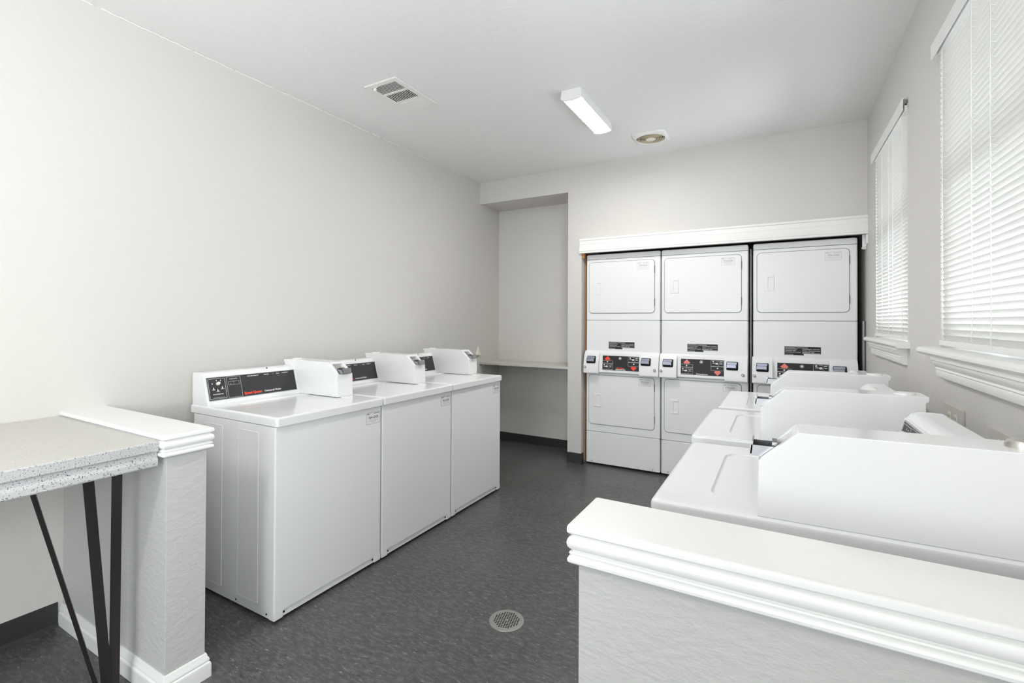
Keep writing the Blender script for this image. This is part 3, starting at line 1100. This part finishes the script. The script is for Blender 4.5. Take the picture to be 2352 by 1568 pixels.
def dryer(label, x, numU, numL, brand, arrow):
    t = thing('stacked_dryer', label, 'clothes dryer', (x, 4.2891, 0), 0, 'white stacked coin dryers')
    obj('cabinet', d_cabinet, M_PANEL_W, t, key='d_cab')
    obj('top_cap', d_cap, M_PANEL_W, t, key='d_cap')
    for z in (0.310, 1.348, 1.915):
        obj('seam', lambda: d_seam(z), M_SEAM, t, key=('d_seam', z), label='dark panel seam')
    for z0, z1, hz, k in ((1.414, 1.886, 1.581, 'u'), (0.382, 0.839, 0.542, 'l')):
        d_ = obj('door', lambda: d_door(z0, z1), M_PANEL_W, t, key=('d_door', k))
        obj('door_gasket', lambda: d_gap(z0, z1), M_SEAM, d_, key=('d_gap', k), label='dark gap around the door')
        for zz in (z0+0.06, z1-0.12):
            obj('hinge', lambda: d_hinge(zz), M_SEAM, d_, key=('d_hinge', zz), label='dark hinge')
        obj('handle', lambda: d_handle(hz), M_PANEL_W, d_, key=('d_hand', k))
    number_label(t, numU, plane_matrix((0.482, -0.0072, 1.803), (1, 0, 0), (0, 0, 1)), 'du', M_GREYINK)
    number_label(t, numL, plane_matrix((0.498, -0.0072, 0.765), (1, 0, 0), (0, 0, 1)), 'dl', M_SOFTINK)
    i_ = obj('instruction_label', d_instr, M_BLACK, t, key='d_ins', label='black instruction label')
    obj('lettering', d_instr_ink, M_GREYINK, i_, key='d_insink', label='pale lines of small print')
    h = obj('control_housing', d_housing, M_PANEL_W, t, bev=0.002, key='d_hous')
    p = obj('control_panel', d_panel, M_BLACK, t, key='d_panel', label='black control panel')
    for k in (0, 1):
        obj('panel_border', lambda: d_lines(k), M_GREYINK, p, key=('d_lines', k), label='grey border lines')
        obj('dial_lettering', lambda: d_ink(k), M_INK, p, key=('d_ink', k), label='white dial lettering')
    obj('name_lettering', lambda: text('Commercial Dryer', 0.0120, DPW/2, 0.0085, 0.0014, 'CENTER', sx=1.0, bold=0.0006).xf(DPM), M_INK, p, key='d_name', label='white printed lettering')
    if brand:
        obj('brand_lettering', lambda: text('Speed Queen', 0.0125, DPW/2, 0.0215, 0.0014, 'CENTER', sx=1.0, bold=0.0008).xf(DPM), M_RED, p, key='d_brand', label='red brand lettering')
    for k in (0, 1):
        obj('arrow', lambda: d_arrow(k), arrow, p, key=('d_arr', brand, k), label=('bright red' if brand else 'faded salmon')+(' arrow pointing down' if k else ' arrow pointing up'))
    for k, (a, b) in enumerate(((0.045, 0.032), (DPW-0.050, DPH-0.030))):
        obj('selector_knob', lambda: d_knob(a, b), M_KNOB, p, key=('d_knob', k), label='cream pointer knob')
    for k, (a, b) in enumerate(((0.047, 0.075), (DPW-0.048, DPH-0.068))):
        obj('start_button', lambda: d_button(a, b), M_KNOB, p, key=('d_btn', k), label='cream start button')
    obj('light_ring', lambda: d_ring(DPW/2-0.005, DPH-0.021), M_INK, p, key='d_ring', label='white ringed indicator')
    for k, (a, b, cx, lx) in enumerate(((-0.004, 0.140, 0.066, 0.014), (0.512, 0.680, 0.566, 0.648))):
        cb = obj('coin_box', lambda: d_coinbox(a, b), M_PANEL_W, t, bev=0.003, key=('d_cb', k))
        obj('coin_opening_shadow', lambda: d_shadow(cx), M_HOLE, cb, key=('d_sh', k), label='dark coin opening with a painted shadow')
        obj('coin_slide', lambda: d_slide(cx), M_BLUECHROME, cb, key=('d_sl', k), label='chrome coin slide')
        obj('lock', lambda: d_lock(lx), M_VINYL, cb, key=('d_lk', k), label='white round lock')
        obj('lock_face', lambda: d_lockface(lx), M_DARKINK, cb, key=('d_lf', k), label='dark keyhole ring')
    for k, (a, c) in enumerate(((0.05, 0.05), (DW-0.05, 0.05), (0.05, 0.64), (DW-0.05, 0.64))):
        obj('foot', lambda: MB().cyl((a, c, 0), (a, c, 0.031), 0.018, seg=12), M_RUBBER, t, key=('d_ft', k), label='black rubber foot')
    for k, a in enumerate((0.06, 0.62)):
        obj('screw', lambda: MB().cyl((a, 0.002, 0.036), (a, -0.003, 0.036), 0.006, seg=10), M_GREYINK, t, key=('d_bs', k), label='grey base screw')
    return t


dryer('leftmost white stacked dryer, next to the column, with bright red arrows', -1.5905, '770-GXR', '771-GXR', True, M_RED)
dryer('middle white stacked dryer, with faded salmon arrows', -0.9019, '772-GXR', '773-GXR', False, M_SALMON)
dryer('rightmost white stacked dryer, next to the window wall', -0.1865, '774-GXR', '775-GXR', False, M_SALMON)

p = obj('conduit', MB().cyl((-0.2035, 4.345, 0), (-0.2035, 4.345, 1.93), 0.0085, seg=14).cyl((-0.2035, 4.345, 1.16), (-0.2035, 4.345, 1.20), 0.011, seg=14), M_GREYMETAL)
tag(p, 'dark grey pipe in the gap between the middle and right dryers', 'pipe')
p = obj('conduit', MB().cyl((0.5325, 4.31, 0), (0.5325, 4.31, 1.35), 0.010, seg=14), M_GREYMETAL)
tag(p, 'grey pipe up the wall right of the rightmost dryer', 'pipe')
bk = MB().box(0.520, 0.5435, 4.268, 4.272, 1.868, 1.975, b=0.001).box(0.534, XR, 4.20, 4.272, 1.900, 1.968, b=0.002)
bk.tube([(0.538, 4.215, 1.905), (0.533, 4.21, 1.886), (0.520, 4.205, 1.874), (0.508, 4.20, 1.868)], 0.004, 8)
tag(obj('wall_bracket', bk, M_VINYL), 'small white bracket with a curved lip under the right end of the header trim', 'bracket')

# ================================================================== FOLDING COUNTER (left foreground)
CT, CF, CB = 0.914, -1.892, 0.827
t = thing('folding_counter', 'cream speckled folding counter on black steel bars, against the left half wall', 'counter', (-2.1, 0.79, 0))
O = Matrix.Translation((2.1, -0.79, 0))
y0, y1 = -0.9, PY0-0.0205
obj('countertop', MB().box(XL+0.001, CF-0.004, y0, y1, CT-0.030, CT, b=0.002).xf(O), M_COUNTER, t)
fp = [(CF-0.030, CT-0.001), (CF-0.003, CT-0.001), (CF, CT-0.004), (CF, CT-0.032), (CF-0.003, CT-0.036), (CF-0.012, CT-0.039), (CF-0.013, CT-0.046), (CF-0.010, CT-0.054), (CF-0.004, CT-0.061), (CF-0.002, CT-0.068),
      (CF-0.002, CB+0.004), (CF-0.005, CB), (CF-0.030, CB)]
obj('front_edge', MB().prism(fp, 'y', y0, y1).xf(O), M_FASCIA, t, label='grey speckled moulded front edge')
def bar(p, q, w, th, nrm):
    p, q = Vector(p), Vector(q)
    d_ = (q-p).normalized()
    s = Vector(nrm).cross(d_).normalized()
    n_ = d_.cross(s)
    def lp(c):
        return [c+s*w/2+n_*th/2, c-s*w/2+n_*th/2, c-s*w/2-n_*th/2, c+s*w/2-n_*th/2]
    return MB().loft([lp(p), lp(q)])
vd = (0.93, -0.36, 0)
for a, b, w in (((-2.073, 0.765, 0.0), (-1.951, 0.538, 0.853), 0.012), ((-2.078, 0.786, 0.0), (-2.055, 0.708, 0.884), 0.030), ((-2.068, 0.800, 0.0), (-2.077, 0.806, 0.884), 0.030)):
    obj('leg_bar', bar(a, b, w, 0.008, (0.91, -0.40, 0)).xf(O), M_STEEL, t, label='blackened steel leg bar')
obj('foot_plate', MB().box(-2.12, -2.03, 0.745, 0.825, 0.0, 0.004).xf(O), M_STEEL, t, label='blackened steel foot plate')

# shelf in the niche
sh = MB().box(XL+0.001, NX1-0.001, YB+0.002, NY-0.001, 0.880, 0.903, b=0.002)
t = thing('niche_shelf', 'cream laminate shelf across the niche beside the dryers', 'shelf', (-2.25, 4.43, 0.88))
obj('shelf_board', sh.xf(Matrix.Translation((2.25, -4.43, -0.88))), M_SHELF, t)
cl = MB().box(XL+0.001, XL+0.02, YB+0.06, NY-0.02, 0.845, 0.880).box(NX1-0.02, NX1-0.001, YB+0.06, NY-0.02, 0.845, 0.880).box(XL+0.02, NX1-0.02, NY-0.02, NY-0.001, 0.845, 0.880)
obj('cleat', cl.xf(Matrix.Translation((2.25, -4.43, -0.88))), M_WALL, t)

# little cream cone on the left wall at the shelf end
cn = MB()
cc = (XL, 4.208)
cn.loft([[(XL+0.0005+0.022*math.sin(math.pi*i/8)*k_, cc[1]-0.047*math.cos(math.pi*i/8)*k_, z_) for i in range(9)] for z_, k_ in ((0.978, 0.95), (0.984, 1.0), (1.03, 0.55), (1.068, 0.16), (1.074, 0.05))])
tag(obj('wall_cone', cn, M_CREAM), 'small cream cone on the left wall above the niche shelf end', 'cone')

# ================================================================== CEILING FITTINGS
def fixture(label, x, y):
    t = thing('ceiling_light', label, 'ceiling light', (x, y, ZC), 0, 'ceiling lights')
    hw, L_ = 0.064, 0.622
    h = MB()
    h.box(-hw, hw, -L_/2+0.004, L_/2-0.004, -0.0485, 0.0).box(-hw-0.002, -hw+0.006, -L_/2+0.004, L_/2-0.004, -0.054, -0.040).box(hw-0.006, hw+0.002, -L_/2+0.004, L_/2-0.004, -0.054, -0.040)
    obj('housing', h, M_VINYL, t, bev=0.003)
    d_ = MB()
    prof = [(-hw+0.007, -0.0495)] + [(hw*0.88*math.sin(R(a_)), -0.0495-0.009*math.cos(R(a_))**0.7) for a_ in range(-75, 76, 15)] + [(hw-0.007, -0.0495)]
    d_.loft([[(p[0], yy, p[1]) for p in prof] for yy in (-L_/2+0.012, L_/2-0.012)])
    obj('diffuser', d_, M_DIFF, t, label='glowing white diffuser')
    ep = [(-hw, 0.0), (-hw-0.006, -0.050)] + [((hw+0.006)*math.sin(R(a_)), -0.050-0.020*math.cos(R(a_))) for a_ in range(-75, 76, 15)] + [(hw+0.006, -0.050), (hw, 0.0)]
    for s_ in (-1, 1):
        ya, yb = s_*(L_/2-0.012), s_*(L_/2+0.002)
        obj('end_cap', MB().prism(ep, 'y', min(ya, yb), max(ya, yb)), M_VINYL, t, bev=0.002)
    return t


fixture('white linear ceiling light with its diffuser lit', -1.135, 3.088)
fixture('unseen white linear ceiling light behind the viewer, added for fill light', -1.135, -0.9)  # second fixture added out of view to brighten the room

VX0, VX1, VY0, VY1 = -2.245, -1.985, 2.122, 2.522
t = thing('ceiling_vent', 'white louvred air vent in the ceiling, left of the light', 'air vent', ((VX0+VX1)/2, (VY0+VY1)/2, ZC))
O = Matrix.Translation((-(VX0+VX1)/2, -(VY0+VY1)/2, -ZC))
sec = ((2.158, 2.253), (2.274, 2.377), (2.399, 2.492))
sx0, sx1 = -2.212, -2.022
f = MB()
zb_, zt_ = ZC-0.010, ZC
f.box(VX0, sx0, VY0, VY1, zb_, zt_).box(sx1, VX1, VY0, VY1, zb_, zt_)
f.box(sx0, sx1, VY0, sec[0][0], zb_, zt_).box(sx0, sx1, sec[0][1], sec[1][0], zb_, zt_).box(sx0, sx1, sec[1][1], sec[2][0], zb_, zt_).box(sx0, sx1, sec[2][1], VY1, zb_, zt_)
obj('frame', f.xf(O), M_VINYL, t, bev=0.003)
obj('backing', MB().box(sx0-0.002, sx1+0.002, sec[0][0]-0.002, sec[2][1]+0.002, ZC-0.0012, ZC-0.0004).xf(O), M_HOLE, t, label='dark duct behind the louvres')
l = MB()
def blade(a, b, th, axis, lo, hi):
    # thin slanted louvre from a (at the frame face) to b (at the back)
    pr = [(a, ZC-0.0095), (a+th, ZC-0.0095), (b+th, ZC-0.0015), (b, ZC-0.0015)]
    if axis == 'x':
        l.prism(pr, 'x', lo, hi)
    else:
        l.prism(pr, 'y', lo, hi)
for k in range(8):
    yy = sec[0][0]+0.004+k*0.0122
    blade(yy, yy+0.008, 0.0045, 'x', sx0, sx1)
for k in range(12):
    xx = sx0+0.004+k*0.0158
    blade(xx, xx-0.008, 0.0055, 'y', sec[1][0], sec[1][1])
for k in range(8):
    yy = sec[2][0]+0.001+k*0.0118
    blade(yy+0.005, yy-0.001, 0.0085, 'x', sx0, sx1)
obj('louvres', l.xf(O), M_VINYL, t)
lv = MB().cyl((-2.19, 2.163, ZC-0.012), (-2.19, 2.163, ZC-0.026), 0.011, 0.009, 16).tube([(-2.19, 2.163, ZC-0.012), (-2.17, 2.152, ZC-0.014), (-2.155, 2.150, ZC-0.010)], 0.003, 6)
obj('damper_lever', lv.xf(O), M_VINYL, t)

t = thing('exhaust_fan', 'round exhaust fan grille with yellowed rings, in a white ceiling plate', 'exhaust fan', (-0.885, 3.815, ZC))
pl = MB()
NA = 56
def bow(w, h_, r_, z_):
    # plate outline: a rounded square with slightly bowed sides, points at even angles
    out = []
    for i in range(NA):
        a_ = 2*math.pi*i/NA
        c_, s_ = math.cos(a_), math.sin(a_)
        q_ = (abs(c_)**7+abs(s_)**7)**(-1/7)
        out.append((w*q_*c_, h_*q_*s_, z_))
    return out
def circ(r_, z_):
    return [(r_*math.cos(2*math.pi*i/NA), r_*math.sin(2*math.pi*i/NA), z_) for i in range(NA)]
pl.loft([bow(0.128, 0.120, 0.022, 0.0), bow(0.128, 0.120, 0.022, -0.006), bow(0.120, 0.112, 0.02, -0.013), circ(0.109, -0.017), circ(0.106, -0.012), circ(0.106, -0.001)], False, False)
obj('cover_plate', pl, M_VINYL, t)
obj('fan_cavity', MB().lathe([(0.107, -0.0015), (0.0, -0.0015)], (0, 0, 0), 32, False, False), M_HOLE, t, label='dark fan opening')
gr = MB()
for k in range(6):
    r_ = 0.099-k*0.0118
    gr.lathe([(r_-0.002, -0.003), (r_+0.001, -0.013-0.0012*k), (r_-0.0035, -0.013-0.0012*k), (r_-0.0055, -0.003), (r_-0.002, -0.003)], (0, 0, 0), 36, False, False)
for k in range(6):
    a_ = R(30+60*k)
    gr.join(MB().box(0.03, 0.106, -0.002, 0.002, -0.010, -0.003), Matrix.Rotation(a_, 4, 'Z'))
obj('grille_rings', gr, M_TAN, t, label='yellowed concentric rings')
obj('hub', MB().lathe([(0.038, -0.004), (0.037, -0.019), (0.028, -0.024), (0.0, -0.0255)], (0, 0, 0), 28, True, False), M_CREAM, t, label='cream centre disc')

# ================================================================== FLOOR DRAIN, OUTLETS
t = thing('floor_drain', 'round metal floor drain set in the dark floor tiles', 'floor drain', (-1.0625, 1.866, 0))
obj('rim_plate', MB().lathe([(0.0785, 0.0), (0.0775, 0.0025), (0.074, 0.0035), (0.0, 0.0035)], (0, 0, 0), 48, True, False), M_DRAIN, t)
h = MB()
for i in range(-5, 6):
    for j in range(-5, 6):
        x_, y_ = i*0.0103, j*0.0103
        if math.hypot(x_, y_) > 0.056 or (i == 0 and j == 0):
            continue
        h.box(x_-0.0034, x_+0.0034, y_-0.0034, y_+0.0034, 0.003, 0.0037)
h.xf(Matrix.Rotation(R(14), 4, 'Z'))
obj('grate_holes', h, M_HOLE, t, label='dark square grate holes')


def plate(label, ya, yb, z0, z1, slots):
    t = thing('wall_outlet', label, 'outlet', (XR, (ya+yb)/2, (z0+z1)/2))
    w, hh = (yb-ya)/2, (z1-z0)/2
    obj('cover_plate', MB().box(-0.007, 0.0, -w, w, -hh, hh, b=0.002), M_BEIGE, t)
    for yy in slots:
        k_ = obj('socket', MB().box(-0.0092, -0.006, yy-0.017, yy+0.017, 0.004, 0.034, b=0.002).box(-0.0092, -0.006, yy-0.017, yy+0.017, -0.036, -0.006, b=0.002), M_CREAM, t)
        h_ = MB()
        for zz in (0.019, -0.021):
            h_.box(-0.0095, -0.009, yy-0.008, yy-0.006, zz-0.005, zz+0.005).box(-0.0095, -0.009, yy+0.006, yy+0.008, zz-0.005, zz+0.005)
        obj('slots', h_, M_HOLE, k_, label='dark socket slots')
    return t


plate('beige wall outlet plate under the near window, behind the middle right washer', 2.168, 2.378, 0.925, 1.043, (-0.035, 0.035))
plate('beige wall outlet plate low on the wall beside the nearest right washer', 1.78, 1.93, 0.92, 1.036, (0.0,))
